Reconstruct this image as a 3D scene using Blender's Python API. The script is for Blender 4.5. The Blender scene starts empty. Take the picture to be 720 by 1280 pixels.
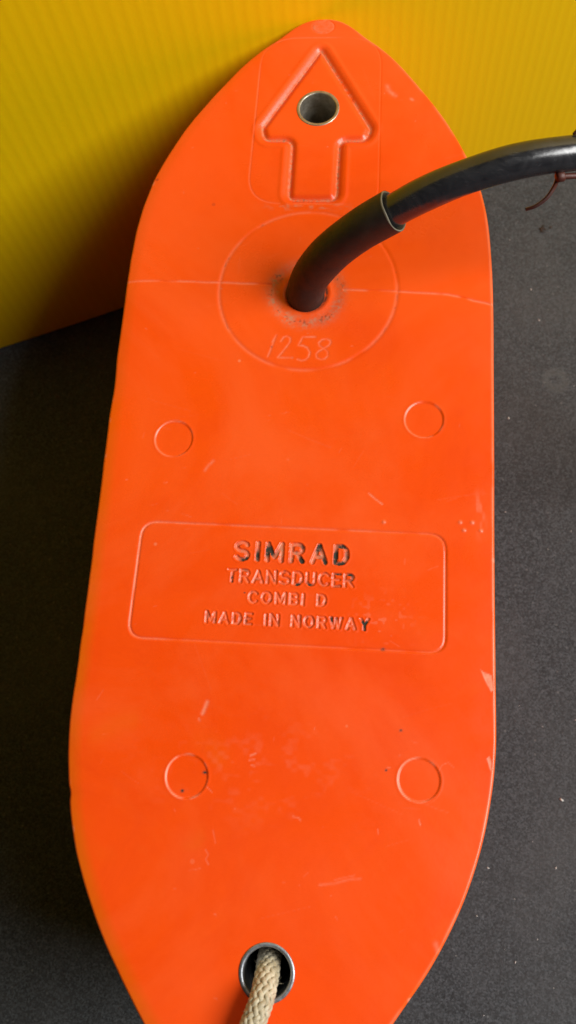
import bpy, bmesh, math, random
import numpy as np
from mathutils import Vector, Matrix

# ------------------------------------------------------------------ camera, light, exposure
scene = bpy.context.scene
H = 0.1335                       # height of the orange face above the table (m)

cam_data = bpy.data.cameras.new("camera")
cam = bpy.data.objects.new("camera", cam_data)
scene.collection.objects.link(cam)
cam_data.sensor_fit = 'VERTICAL'
cam_data.sensor_height = 24.0
cam_data.lens = 24.0 * 1130.0 / 1280.0
cam_data.clip_start = 0.01
cam_data.clip_end = 50.0
cam.matrix_world = Matrix((
    (0.99540045, -0.03737083, 0.08821206, 0.022),
    (0.06163032, 0.95474438, -0.2909723, 0.0),
    (-0.07334609, 0.29507049, 0.95265616, H + 0.25),
    (0, 0, 0, 1)))
scene.camera = cam
cam_data.dof.use_dof = True
cam_data.dof.focus_distance = 0.262
cam_data.dof.aperture_fstop = 13.0

world = bpy.data.worlds.new("World")
scene.world = world
world.use_nodes = True
wn = world.node_tree
bg = wn.nodes['Background']
bg.inputs[0].default_value = (0.82, 0.9, 1.0, 1)
bg.inputs[1].default_value = 0.018

def area_light(name, loc, target, sx, sy, power, color):
    ld = bpy.data.lights.new(name, 'AREA')
    ld.shape = 'RECTANGLE'
    ld.size, ld.size_y = sx, sy
    ld.energy = power
    ld.color = color
    o = bpy.data.objects.new(name, ld)
    scene.collection.objects.link(o)
    o.location = loc
    d = Vector(target) - Vector(loc)
    o.rotation_euler = d.to_track_quat('-Z', 'Y').to_euler()
    return o

area_light("window_light", (1.10, 0.00, 1.12), (0.0, 0.1, 0.13), 0.85, 0.85, 33.0, (1.0, 0.99, 0.97))
area_light("back_strip_fill", (-0.28, 0.80, 1.40), (-0.1, 0.12, 0.13), 1.6, 0.3, 6.8, (0.80, 0.90, 1.0))  # added strip lamp, no known source, for the cable highlight and sheen

vs = scene.view_settings
vs.view_transform = 'Standard'
vs.look = 'None'
vs.exposure = 0.0
vs.gamma = 1.0
vs.use_curve_mapping = False

# ------------------------------------------------------------------ helpers
col = scene.collection
MM = 0.001

def link(o, parent=None):
    col.objects.link(o)
    if parent is not None:
        o.parent = parent
    return o

def empty(name, loc=(0, 0, 0)):
    o = bpy.data.objects.new(name, None)
    o.empty_display_size = 0.02
    o.location = loc
    return link(o)

def tag(o, label=None, cat=None, group=None, kind=None):
    if label: o['label'] = label
    if cat: o['category'] = cat
    if group: o['group'] = group
    if kind: o['kind'] = kind
    return o

def np_mesh(name, verts, quads, mat, normals=None, attrs=None, parent=None, smooth=True):
    me = bpy.data.meshes.new(name)
    nv, nf = len(verts), len(quads)
    me.vertices.add(nv)
    me.vertices.foreach_set('co', np.ascontiguousarray(verts, dtype=np.float32).ravel())
    k = quads.shape[1]
    me.loops.add(nf * k)
    me.loops.foreach_set('vertex_index', np.ascontiguousarray(quads, dtype=np.int32).ravel())
    me.polygons.add(nf)
    me.polygons.foreach_set('loop_start', np.arange(0, nf * k, k, dtype=np.int32))
    me.update(calc_edges=True)
    me.polygons.foreach_set('use_smooth', np.full(nf, smooth, dtype=bool))
    for an, av in (attrs or {}).items():
        at = me.attributes.new(an, 'FLOAT', 'POINT')
        at.data.foreach_set('value', np.ascontiguousarray(av, dtype=np.float32))
    if normals is not None:
        me.normals_split_custom_set_from_vertices(np.ascontiguousarray(normals, dtype=np.float32))
    me.materials.append(mat)
    o = bpy.data.objects.new(name, me)
    return link(o, parent)

def bm_obj(name, bm, mat, parent=None, smooth=True):
    me = bpy.data.meshes.new(name)
    bm.normal_update()
    bm.to_mesh(me)
    bm.free()
    for p in me.polygons:
        p.use_smooth = smooth
    me.materials.append(mat)
    return link(bpy.data.objects.new(name, me), parent)

def catmull(pts, n):
    pts = [Vector(p) for p in pts]
    pts = [2 * pts[0] - pts[1]] + pts + [2 * pts[-1] - pts[-2]]
    out = []
    for i in range(1, len(pts) - 2):
        p0, p1, p2, p3 = pts[i - 1:i + 3]
        for k in range(n):
            t = k / n
            out.append(0.5 * ((2 * p1) + (p2 - p0) * t + (2 * p0 - 5 * p1 + 4 * p2 - p3) * t * t
                              + (3 * p1 - p0 - 3 * p2 + p3) * t ** 3))
    out.append(pts[-2].copy())
    return out

def frames(path):
    """Parallel-transported frames along a path."""
    tang = []
    for i in range(len(path)):
        a, b = path[max(0, i - 1)], path[min(len(path) - 1, i + 1)]
        tang.append((b - a).normalized())
    ref = Vector((0, 0, 1)) if abs(tang[0].z) < 0.9 else Vector((1, 0, 0))
    n = (ref - tang[0] * ref.dot(tang[0])).normalized()
    fr = []
    for t in tang:
        n = (n - t * n.dot(t)).normalized()
        fr.append((t, n, t.cross(n)))
    return fr

def tube_bm(path, radii, seg=24, caps=True, squash=None):
    bm = bmesh.new()
    fr = frames(path)
    rings = []
    for p, (t, n, b), r in zip(path, fr, radii):
        ring = []
        for k in range(seg):
            a = 2 * math.pi * k / seg
            ring.append(bm.verts.new(p + (n * math.cos(a) + b * math.sin(a)) * r))
        rings.append(ring)
    for r0, r1 in zip(rings[:-1], rings[1:]):
        for k in range(seg):
            bm.faces.new((r0[k], r0[(k + 1) % seg], r1[(k + 1) % seg], r1[k]))
    if caps:
        bm.faces.new(list(reversed(rings[0])))
        bm.faces.new(rings[-1])
    return bm

def lathe_bm(profile, cx, cy, seg=72, closed=True):
    """profile: list of (r, z); closed = ring-shaped section."""
    bm = bmesh.new()
    rings = []
    for r, z in profile:
        rings.append([bm.verts.new((cx + r * math.cos(2 * math.pi * k / seg),
                                    cy + r * math.sin(2 * math.pi * k / seg), z)) for k in range(seg)])
    m = len(rings)
    for i in range(m if closed else m - 1):
        r0, r1 = rings[i], rings[(i + 1) % m]
        for k in range(seg):
            bm.faces.new((r0[k], r0[(k + 1) % seg], r1[(k + 1) % seg], r1[k]))
    bmesh.ops.recalc_face_normals(bm, faces=bm.faces[:])
    return bm

# ------------------------------------------------------------------ materials
class NT:
    def __init__(self, name):
        self.m = bpy.data.materials.new(name)
        self.m.use_nodes = True
        self.t = self.m.node_tree
        self.b = self.t.nodes['Principled BSDF']
    def n(self, typ, **kw):
        nd = self.t.nodes.new(typ)
        for k, v in kw.items():
            setattr(nd, k, v)
        return nd
    def l(self, a, b):
        self.t.links.new(a, b)
    def set(self, **kw):
        for k, v in kw.items():
            self.b.inputs[k.replace('_', ' ')].default_value = v
    def coord(self):
        return self.n('ShaderNodeTexCoord').outputs['Object']
    def noise(self, co, scale, detail=3, rough=0.5, dist=0.0):
        nd = self.n('ShaderNodeTexNoise')
        nd.inputs['Scale'].default_value = scale
        nd.inputs['Detail'].default_value = detail
        nd.inputs['Roughness'].default_value = rough
        nd.inputs['Distortion'].default_value = dist
        self.l(co, nd.inputs['Vector'])
        return nd.outputs['Fac']
    def ramp(self, fac, stops, interp='LINEAR'):
        nd = self.n('ShaderNodeValToRGB')
        nd.color_ramp.interpolation = interp
        els = nd.color_ramp.elements
        while len(els) < len(stops):
            els.new(0.5)
        for e, (p, c) in zip(els, stops):
            e.position = p
            e.color = c if len(c) == 4 else (*c, 1)
        self.l(fac, nd.inputs['Fac'])
        return nd.outputs['Color']
    def mix(self, fac, a, b, mode='MIX'):
        nd = self.n('ShaderNodeMix', data_type='RGBA', blend_type=mode)
        if isinstance(fac, (int, float)): nd.inputs[0].default_value = fac
        else: self.l(fac, nd.inputs[0])
        for s, v in ((6, a), (7, b)):
            if isinstance(v, tuple): nd.inputs[s].default_value = v if len(v) == 4 else (*v, 1)
            else: self.l(v, nd.inputs[s])
        return nd.outputs[2]
    def math(self, op, a, b=0.0, clamp=False):
        nd = self.n('ShaderNodeMath', operation=op, use_clamp=clamp)
        for s, v in ((0, a), (1, b)):
            if isinstance(v, (int, float)): nd.inputs[s].default_value = v
            else: self.l(v, nd.inputs[s])
        return nd.outputs[0]
    def attr(self, name):
        return self.n('ShaderNodeAttribute', attribute_name=name).outputs['Fac']
    def bump(self, h, strength, dist):
        nd = self.n('ShaderNodeBump')
        nd.inputs['Strength'].default_value = strength
        nd.inputs['Distance'].default_value = dist
        self.l(h, nd.inputs['Height'])
        self.l(nd.outputs['Normal'], self.b.inputs['Normal'])
        return nd

def g(v): return (v, v, v, 1)

def mat_orange():
    k = NT('orange_plastic')
    co = k.coord()
    big = k.noise(co, 14, 3, 0.55)
    base = k.mix(k.ramp(big, [(0.3, g(0)), (0.7, g(1))]), (0.87, 0.069, 0.0022), (0.91, 0.080, 0.003))
    # faint cloudy stains, amber edge glow and soft sheen, all as colour
    cl = k.noise(co, 45, 6, 0.65, 0.8)
    base = k.mix(k.math('MULTIPLY', k.ramp(cl, [(0.56, g(0)), (0.75, g(1))]), 0.16), base, (0.84, 0.13, 0.016))
    base = k.mix(k.math('MULTIPLY', k.attr('amber_glow_stain'), k.ramp(cl, [(0.3, g(0.7)), (0.65, g(1))]), True), base, (0.80, 0.145, 0.003))
    sm = k.noise(co, 24, 5, 0.7, 1.5)
    base = k.mix(k.math('MULTIPLY', k.ramp(sm, [(0.46, g(0)), (0.70, g(1))]), 0.38), base, (0.78, 0.052, 0.003))
    soft_sheen = k.noise(co, 11, 5, 0.62, 1.2)
    base = k.mix(k.math('MULTIPLY', k.ramp(soft_sheen, [(0.44, g(0)), (0.68, g(1))]), 0.6), base, (0.92, 0.115, 0.022))  # hazy sheen of reflected light, painted into the base colour
    # tiny pale nicks
    v = k.n('ShaderNodeTexVoronoi', feature='F1')
    v.inputs['Scale'].default_value = 105
    k.l(co, v.inputs['Vector'])
    gate = k.ramp(k.n('ShaderNodeSeparateColor').outputs[0], [(0, g(0)), (1, g(1))])
    sep = k.t.nodes[-2] if False else None
    sc = k.n('ShaderNodeSeparateColor')
    k.l(v.outputs['Color'], sc.inputs[0])
    pick = k.ramp(sc.outputs[0], [(0.86, g(0)), (0.90, g(1))])
    dot = k.ramp(v.outputs['Distance'], [(0.045, g(1)), (0.085, g(0))])
    nick = k.math('MULTIPLY', pick, dot)
    pick2 = k.ramp(sc.outputs[1], [(0.93, g(0)), (0.95, g(1))])
    speck = k.math('MULTIPLY', pick2, dot)
    base = k.mix(k.math('MULTIPLY', nick, 0.55), base, (0.88, 0.34, 0.18))
    base = k.mix(k.math('MULTIPLY', speck, 0.55), base, (0.30, 0.03, 0.02))
    # moulded wear, scratches and painted rim glints (pale), grime (dark)
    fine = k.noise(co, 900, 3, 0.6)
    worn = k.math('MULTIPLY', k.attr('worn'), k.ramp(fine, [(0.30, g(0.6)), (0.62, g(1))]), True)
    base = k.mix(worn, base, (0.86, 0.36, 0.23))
    dusty = k.math('MULTIPLY', k.attr('dust'), k.ramp(fine, [(0.35, g(0.2)), (0.65, g(1))]), True)
    base = k.mix(dusty, base, (0.46, 0.27, 0.17))
    patch = k.noise(co, 420, 4, 0.65)
    gr = k.math('MULTIPLY', k.attr('grime'), k.ramp(patch, [(0.34, g(0.0)), (0.50, g(1))]), True)
    base = k.mix(gr, base, (0.028, 0.026, 0.018))
    k.l(base, k.b.inputs['Base Color'])
    r = k.ramp(k.noise(co, 60, 6, 0.7, 0.6), [(0.3, g(0.22)), (0.7, g(0.32))])
    r = k.mix(k.ramp(k.noise(co, 16, 4, 0.6, 1.2), [(0.38, g(0)), (0.62, g(1))]), r, g(0.36))
    rr = k.mix(worn, r, g(0.6))
    rr = k.mix(gr, rr, g(0.8))
    k.l(rr, k.b.inputs['Roughness'])
    k.set(IOR=1.46)
    hsum = k.math('ADD', k.math('MULTIPLY', k.noise(co, 1100, 2, 0.5), 0.25), k.noise(co, 160, 4, 0.5))
    k.bump(hsum, 0.10, 0.0006)
    return k.m

def mat_rubber(name, c0, c1, r0, r1, streak=True):
    k = NT(name)
    co = k.coord()
    n1 = k.noise(co, 130, 5, 0.65)
    base = k.mix(k.ramp(n1, [(0.35, g(0)), (0.7, g(1))]), c0, c1)
    k.l(base, k.b.inputs['Base Color'])
    k.l(k.ramp(k.noise(co, 220, 4, 0.7, 1.0), [(0.3, g(r0)), (0.7, g(r1))]), k.b.inputs['Roughness'])
    k.bump(k.noise(co, 500, 4, 0.6), 0.16, 0.0007)
    return k.m

def mat_metal(name, c0, c1, r0, r1):
    k = NT(name)
    co = k.coord()
    n1 = k.noise(co, 350, 4, 0.7)
    k.l(k.mix(k.ramp(n1, [(0.35, g(0)), (0.68, g(1))]), c0, c1), k.b.inputs['Base Color'])
    k.l(k.ramp(k.noise(co, 600, 3, 0.6), [(0.3, g(r0)), (0.7, g(r1))]), k.b.inputs['Roughness'])
    k.set(Metallic=0.85)
    k.bump(k.noise(co, 700, 3, 0.6), 0.2, 0.0004)
    return k.m

def mat_yellow():
    k = NT('yellow_corrugated_plastic')
    co = k.coord()
    base = k.mix(k.ramp(k.noise(co, 9, 3, 0.5), [(0.3, g(0)), (0.7, g(1))]), (0.86, 0.55, 0.0004), (0.82, 0.55, 0.0005))
    # the inner webs of the sheet show through as paler lines
    sp = k.n('ShaderNodeSeparateXYZ')
    k.l(co, sp.inputs[0])
    s = k.math('SINE', k.math('MULTIPLY', sp.outputs[0], 2 * math.pi / FLUTE))
    w = k.ramp(k.math('ADD', k.math('MULTIPLY', s, 0.5), 0.5), [(0.45, g(0)), (1.0, g(1))])
    base = k.mix(k.math('MULTIPLY', w, 0.4), base, (0.89, 0.61, 0.001))
    k.l(base, k.b.inputs['Base Color'])
    k.set(Roughness=0.5, IOR=1.45)
    k.b.inputs['Specular IOR Level'].default_value = 0.3
    k.bump(k.noise(co, 500, 3, 0.5), 0.08, 0.0005)
    return k.m

def mat_floor():
    k = NT('black_foam_rubber')
    co = k.coord()
    fine = k.noise(co, 900, 2, 0.6)
    mid = k.noise(co, 260, 4, 0.65)
    big = k.noise(co, 14, 4, 0.6)
    vg = k.n('ShaderNodeTexVoronoi', feature='F1')
    vg.inputs['Scale'].default_value = 1750
    k.l(co, vg.inputs['Vector'])
    sg = k.n('ShaderNodeSeparateColor')
    k.l(vg.outputs['Color'], sg.inputs[0])
    grain = k.math('ADD', k.math('MULTIPLY', sg.outputs[0], 0.6), k.math('MULTIPLY', fine, 0.4))
    c = k.ramp(grain, [(0.13, (0.012, 0.0132, 0.0145)), (0.5, (0.038, 0.0420, 0.0465)), (0.84, (0.080, 0.089, 0.098)), (0.9, (0.15, 0.153, 0.155))])
    c = k.mix(k.math('MULTIPLY', k.ramp(mid, [(0.35, g(0)), (0.65, g(1))]), 0.30), c, (0.030, 0.030, 0.030))
    c = k.mix(k.math('MULTIPLY', k.ramp(big, [(0.42, g(0)), (0.7, g(1))]), 0.35), c, (0.085, 0.085, 0.085))
    sme = k.noise(co, 38, 5, 0.7, 2.0)
    c = k.mix(k.math('MULTIPLY', k.ramp(sme, [(0.55, g(0)), (0.75, g(1))]), 0.4), c, (0.022, 0.021, 0.021))
    # ring-shaped scuff right of the float
    v = k.n('ShaderNodeVectorMath', operation='DISTANCE')
    v.inputs[1].default_value = (0.1049, 0.1847, 0.0)
    k.l(co, v.inputs[0])
    dd = k.math('ADD', v.outputs['Value'], k.math('MULTIPLY', k.math('SUBTRACT', mid, 0.5), 0.004))
    ring = k.ramp(k.math('MULTIPLY', dd, 100.0), [(0.15, g(0.0)), (0.35, g(1)), (0.5, g(0.8)), (0.7, g(0))])
    c = k.mix(k.math('MULTIPLY', ring, 0.35), c, (0.10, 0.105, 0.10))
    # bright mineral grains
    vo = k.n('ShaderNodeTexVoronoi', feature='F1')
    vo.inputs['Scale'].default_value = 420
    k.l(co, vo.inputs['Vector'])
    sc = k.n('ShaderNodeSeparateColor')
    k.l(vo.outputs['Color'], sc.inputs[0])
    sp = k.math('MULTIPLY', k.ramp(sc.outputs[0], [(0.90, g(0)), (0.95, g(1))]),
                k.ramp(vo.outputs['Distance'], [(0.10, g(1)), (0.24, g(0))]))
    c = k.mix(k.math('MULTIPLY', sp, 0.35), c, (0.24, 0.24, 0.23))
    k.l(c, k.b.inputs['Base Color'])
    k.set(Roughness=0.75)
    k.b.inputs['Specular IOR Level'].default_value = 0.3
    k.bump(k.math('ADD', grain, k.math('MULTIPLY', mid, 0.6)), 0.55, 0.0007)
    return k.m

def mat_rope():
    k = NT('beige_braid_cord')
    co = k.coord()
    n1 = k.noise(co, 260, 4, 0.6)
    base = k.mix(k.ramp(n1, [(0.35, g(0)), (0.7, g(1))]), (0.36, 0.29, 0.175), (0.64, 0.57, 0.41))
    k.l(base, k.b.inputs['Base Color'])
    k.set(Roughness=0.5)
    k.b.inputs['Sheen Weight'].default_value = 0.2
    k.bump(k.noise(co, 1500, 3, 0.7), 0.35, 0.0004)
    return k.m

FLUTE = 0.00435
M_ORANGE = mat_orange()
def mat_cable():
    k = NT('black_cable_jacket')
    co = k.coord()
    mp = k.n('ShaderNodeMapping')
    mp.inputs['Scale'].default_value = (0.22, 1.0, 1.0)
    mp.inputs['Rotation'].default_value = (0.0, 0.15, -0.2)
    k.l(co, mp.inputs[0])
    st = k.noise(mp.outputs[0], 900, 4, 0.7)
    cl = k.noise(co, 120, 5, 0.7, 0.8)
    base = k.mix(k.ramp(cl, [(0.35, g(0)), (0.7, g(1))]), (0.012, 0.012, 0.014), (0.030, 0.030, 0.033))
    base = k.mix(k.math('MULTIPLY', k.ramp(st, [(0.62, g(0)), (0.75, g(1))]), 0.35), base, (0.09, 0.09, 0.095))
    k.l(base, k.b.inputs['Base Color'])
    rg = k.math('ADD', k.math('MULTIPLY', st, 0.35), k.math('MULTIPLY', cl, 0.25))
    k.l(k.ramp(rg, [(0.2, g(0.14)), (0.42, g(0.32))]), k.b.inputs['Roughness'])
    k.b.inputs['Specular IOR Level'].default_value = 0.9
    k.bump(k.math('ADD', k.math('MULTIPLY', st, 0.4), k.math('MULTIPLY', cl, 1.2)), 0.10, 0.0006)
    return k.m
M_CABLE = mat_cable()
M_SLEEVE = mat_rubber('black_shrink_sleeve', (0.013, 0.010, 0.008), (0.030, 0.022, 0.016), 0.45, 0.65)
M_RIM = mat_rubber('worn_sleeve_edge', (0.10, 0.085, 0.055), (0.22, 0.19, 0.13), 0.5, 0.7)
M_BRASS = mat_metal('dull_tinned_brass', (0.30, 0.26, 0.20), (0.56, 0.52, 0.44), 0.35, 0.5)
M_STEEL = mat_metal('dull_steel', (0.26, 0.27, 0.29), (0.46, 0.48, 0.51), 0.35, 0.5)
M_YELLOW = mat_yellow()
M_FLOOR = mat_floor()
M_ROPE = mat_rope()
M_TIE = mat_rubber('red_brown_tie', (0.05, 0.013, 0.009), (0.12, 0.03, 0.015), 0.4, 0.6)
M_LINT = mat_rubber('pale_lint', (0.55, 0.54, 0.50), (0.75, 0.74, 0.70), 0.7, 0.8)
M_CRUMB = mat_rubber('dark_crumb', (0.02, 0.012, 0.008), (0.05, 0.03, 0.015), 0.7, 0.9)

# ------------------------------------------------------------------ table surface
def build_floor():
    bm = bmesh.new()
    s = 1.6
    vs_ = [bm.verts.new(p) for p in ((-s, -s, 0), (s, -s, 0), (s, s, 0), (-s, s, 0))]
    bm.faces.new(vs_)
    o = bm_obj('floor', bm, M_FLOOR, smooth=False)
    tag(o, 'matt black grainy rubber surface under the orange transducer', kind='structure')
build_floor()

# ------------------------------------------------------------------ yellow corrugated wall
WU = Vector((0.92906233, 0.36992321, 0.0))
WN = Vector((0.36992321, -0.92906233, 0.0))      # towards the camera
def build_wall():
    x0, x1, h, th = -0.45, 0.62, 0.55, 0.004
    per = 10
    n = int((x1 - x0) / FLUTE * per)
    xs = np.linspace(x0, x1, n + 1)
    prof = 0.000015 * np.sin(2 * np.pi * xs / FLUTE) + 0.0006 * np.sin(xs * 23.0 + 1.0) * np.exp(-((xs - 0.1) / 0.3) ** 2)
    zs = np.linspace(0.0, h, 8)
    verts, quads = [], []
    for z in zs:
        for x, p in zip(xs, prof):
            verts.append((x, -p, z))
    w = n + 1
    nb = len(verts)
    for z in zs:
        for x in (x0, x1):
            verts.append((x, th, z))
    for j in range(len(zs) - 1):
        for i in range(n):
            quads.append((j * w + i, j * w + i + 1, (j + 1) * w + i + 1, (j + 1) * w + i))
        a = nb + 2 * j
        quads.append((a + 1, a, a + 2, a + 3))
        quads.append((a, j * w, (j + 1) * w, a + 2))
        quads.append((j * w + n, a + 1, a + 3, (j + 1) * w + n))
    o = np_mesh('wall', np.array(verts), np.array(quads), M_YELLOW)
    base = Vector((-0.1585, 0.1947, 0.0)) + Vector((0.022, 0, 0)) * 0
    # object x runs along the wall, y behind it
    o.matrix_world = Matrix((
        (WU.x, -WN.x, 0, base.x - WU.x * 0.0),
        (WU.y, -WN.y, 0, base.y),
        (0, 0, 1, 0.0005),
        (0, 0, 0, 1)))
    tag(o, 'yellow corrugated plastic sheet standing upright behind the orange transducer', 'wall panel')
build_wall()

# ------------------------------------------------------------------ the orange transducer
TR = empty('transducer', (0, 0, 0))
tag(TR, 'orange boat-shaped plastic transducer with moulded arrow and black cable', 'transducer')

# half-width of the outline (mm) against y (mm); mirrored fore and aft about the middle
_hw_pts = np.array([
    (256.5, 0.0), (256.35, 2.2), (256.0, 4.2), (255.3, 6.3), (254.0, 8.6), (251.4, 11.8), (248.2, 15.2), (243.8, 20.4), (238.7, 25.3),
    (226.3, 34.6), (213.1, 43.1), (201.8, 48.7), (192.2, 52.6), (183.5, 54.9), (174.3, 56.5), (160.7, 57.5),
    (143.3, 57.9), (129.2, 58.0), (97.0, 58.0), (70.0, 57.9), (32.0, 58.1), (16.5, 58.2), (9.6, 57.9), (1.5, 57.0),
    (-11.4, 54.4), (-23.6, 50.4), (-32.5, 46.4), (-42.0, 41.1), (-50.0, 35.6), (-56.3, 31.2),
    (-66.0, 24.0), (-76.0, 16.0), (-84.0, 8.6), (-85.4, 6.3), (-86.2, 4.2), (-86.6, 2.2), (-86.8, 0.0)])[::-1]

def hw_of(y):
    """smoothed half width"""
    ys, ws = _hw_pts[:, 0], _hw_pts[:, 1]
    m = np.gradient(ws, ys)
    d = np.diff(ws) / np.diff(ys)
    m = np.concatenate(([d[0]], 0.5 * (d[1:] + d[:-1]), [d[-1]]))
    for i in range(len(d)):                       # monotone limiter
        if abs(d[i]) < 1e-9:
            m[i] = m[i + 1] = 0
        else:
            for q in (i, i + 1):
                if m[q] / d[i] < 0: m[q] = 0
                elif m[q] / d[i] > 3: m[q] = 3 * d[i]
    i = np.clip(np.searchsorted(ys, y) - 1, 0, len(ys) - 2)
    hh = ys[i + 1] - ys[i]
    t = (y - ys[i]) / hh
    return ((2 * t ** 3 - 3 * t ** 2 + 1) * ws[i] + (t ** 3 - 2 * t ** 2 + t) * hh * m[i]
            + (-2 * t ** 3 + 3 * t ** 2) * ws[i + 1] + (t ** 3 - t ** 2) * hh * m[i + 1])

def round_poly(pts, rad, n=6):
    """closed polyline with rounded corners (rad: one per corner)"""
    out = []
    m = len(pts)
    for i in range(m):
        p = np.array(pts[i], float); a = np.array(pts[i - 1], float); b = np.array(pts[(i + 1) % m], float)
        u = (a - p) / np.linalg.norm(a - p); v = (b - p) / np.linalg.norm(b - p)
        r = rad[i]
        ang = math.acos(np.clip(u @ v, -1, 1))
        tl = r / math.tan(ang / 2)
        p0, p1 = p + u * tl, p + v * tl
        for k in range(n + 1):
            t = k / n
            out.append((1 - t) ** 2 * p0 + 2 * t * (1 - t) * p + t * t * p1)
    out.append(out[0])
    return np.array(out)

def seg_dist(px, py, segs):
    d = np.full(px.shape, 1e9)
    for (ax, ay, bx, by) in segs:
        dx, dy = bx - ax, by - ay
        L2 = dx * dx + dy * dy + 1e-12
        t = np.clip(((px - ax) * dx + (py - ay) * dy) / L2, 0, 1)
        d = np.minimum(d, np.hypot(px - ax - t * dx, py - ay - t * dy))
    return d

def poly_segs(P):
    return [(P[i][0], P[i][1], P[i + 1][0], P[i + 1][1]) for i in range(len(P) - 1)]

def inside(px, py, P):
    c = np.zeros(px.shape, bool)
    for i in range(len(P) - 1):
        x0, y0 = P[i]; x1, y1 = P[i + 1]
        if y0 == y1: continue
        k = ((y0 > py) != (y1 > py)) & (px < (x1 - x0) * (py - y0) / (y1 - y0) + x0)
        c ^= k
    return c

def arc(cx, cy, rx, ry, a0, a1, n=10):
    return [(cx + rx * math.cos(math.radians(a0 + (a1 - a0) * k / n)),
             cy + ry * math.sin(math.radians(a0 + (a1 - a0) * k / n))) for k in range(n + 1)]

# stroke letters on a unit cell: (width, strokes); height 1
GL = {
 'S': (0.66, [arc(0.33, 0.75, 0.31, 0.25, 25, 270, 12) + arc(0.33, 0.25, 0.33, 0.25, 90, -155, 12)]),
 'I': (0.0, [[(0, 0), (0, 1)]]),
 'M': (0.80, [[(0, 0), (0, 1), (0.4, 0.18), (0.8, 1), (0.8, 0)]]),
 'R': (0.62, [[(0, 0), (0, 1), (0.36, 1)] + arc(0.36, 0.745, 0.26, 0.255, 90, -90, 8) + [(0, 0.49)], [(0.30, 0.49), (0.62, 0)]]),
 'A': (0.74, [[(0, 0), (0.37, 1), (0.74, 0)], [(0.13, 0.33), (0.61, 0.33)]]),
 'D': (0.64, [[(0, 0), (0, 1), (0.26, 1)] + arc(0.26, 0.5, 0.38, 0.5, 90, -90, 12) + [(0, 0)]]),
 'T': (0.62, [[(0, 1), (0.62, 1)], [(0.31, 1), (0.31, 0)]]),
 'N': (0.66, [[(0, 0), (0, 1), (0.66, 0), (0.66, 1)]]),
 'U': (0.62, [[(0, 1), (0, 0.31)] + arc(0.31, 0.31, 0.31, 0.31, 180, 360, 10) + [(0.62, 1)]]),
 'C': (0.68, [arc(0.38, 0.5, 0.38, 0.5, 42, 318, 18)]),
 'E': (0.52, [[(0.52, 1), (0, 1), (0, 0), (0.52, 0)], [(0, 0.52), (0.45, 0.52)]]),
 'O': (0.76, [arc(0.38, 0.5, 0.38, 0.5, 0, 360, 24)]),
 'B': (0.60, [[(0, 0), (0, 1), (0.34, 1)] + arc(0.34, 0.755, 0.22, 0.245, 90, -90, 8) + [(0, 0.51)],
              [(0.34, 0.51)] + arc(0.34, 0.255, 0.26, 0.255, 90, -90, 8) + [(0, 0)]]),
 'W': (1.0, [[(0, 1), (0.25, 0), (0.5, 0.95), (0.75, 0), (1.0, 1)]]),
 'Y': (0.70, [[(0, 1), (0.35, 0.47), (0.70, 1)], [(0.35, 0.47), (0.35, 0)]]),
}

def layout(text, x0, x1, yb, yt, hwid):
    """list of (char, segs) filling x0..x1 between baseline yb and cap height yt (mm)"""
    h = (yt - yb) - 2 * hwid
    ws = [GL[c][0] * h if c != ' ' else 0.30 * h for c in text]
    gap = ((x1 - x0 - 2 * hwid) - sum(ws)) / (len(text) - 1)
    sq = 1.0
    mx = 0.62 * h
    if gap > mx:
        gap_t = mx
        sq = ((x1 - x0 - 2 * hwid) - gap_t * (len(text) - 1)) / max(sum(ws), 1e-6)
        gap = gap_t
    x = x0 + hwid
    out = []
    for c, w in zip(text, ws):
        if c != ' ':
            segs = []
            for st in GL[c][1]:
                P = [(x + px * h * sq, yb + hwid + py * h) for px, py in st]
                segs += poly_segs(P)
            out.append((c, segs, x - hwid, x + w * sq + hwid))
        x += w * sq + gap
    return out

LINES = [('SIMRAD', -15.9, 17.1, 61.1, 67.3, 0.58), ('TRANSDUCER', -17.4, 18.8, 54.7, 58.9, 0.36),
         ('COMBI D', -10.9, 11.3, 48.9, 52.7, 0.36), ('MADE IN NORWAY', -22.6, 23.6, 42.7, 46.4, 0.36)]
LETTERS = []
for (t, x0, x1, yb, yt, hwid) in LINES:
    for (c, segs, xa, xb) in layout(t, x0, x1, yb, yt, hwid):
        LETTERS.append((c, segs, xa, xb, yb, yt, hwid))

ARROW = round_poly([(0, 243.4), (-18.2, 210.6), (-16.9, 206.0), (-7.6, 206.0), (-7.6, 182.8), (8.0, 182.8), (8.0, 206.0), (16.9, 206.0), (18.2, 210.6)],
                   [1.0, 2.4, 3.0, 3.2, 2.6, 2.6, 3.2, 3.0, 2.4])
FRAME = round_poly([(-43.6, 71.9), (-44.2, 37.7), (44.5, 37.7), (44.2, 71.4)], [5, 4.5, 4.5, 5])
PANEL = round_poly([(-20.4, 248.0), (-21.2, 181.0), (21.6, 181.0), (20.6, 248.0)], [12, 11, 6, 12], 10)
DENT_A = np.array([(53.9, 33.9), (55.4, 32.9), (57.1, 32.4), (57.55, 28.3), (56.7, 28.0), (54.6, 32.2), (53.9, 33.9)])
DENT_B = np.array([(55.5, 10.7), (56.3, 11.2), (56.9, 9.8), (57.05, 7.4), (56.7, 7.2), (55.5, 10.7)])
RING = np.array(arc(0.5, 149.7, 28.0, 28.0, 0, 360, 72))
SEAM = np.array([(-57.5, 151.4), (-46.8, 151.8), (-26.2, 151.6), (-10.8, 151.0), (14.4, 149.7), (29.3, 149.2), (44.1, 148.6), (51.4, 146.8), (58.0, 145.0)])
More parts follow.
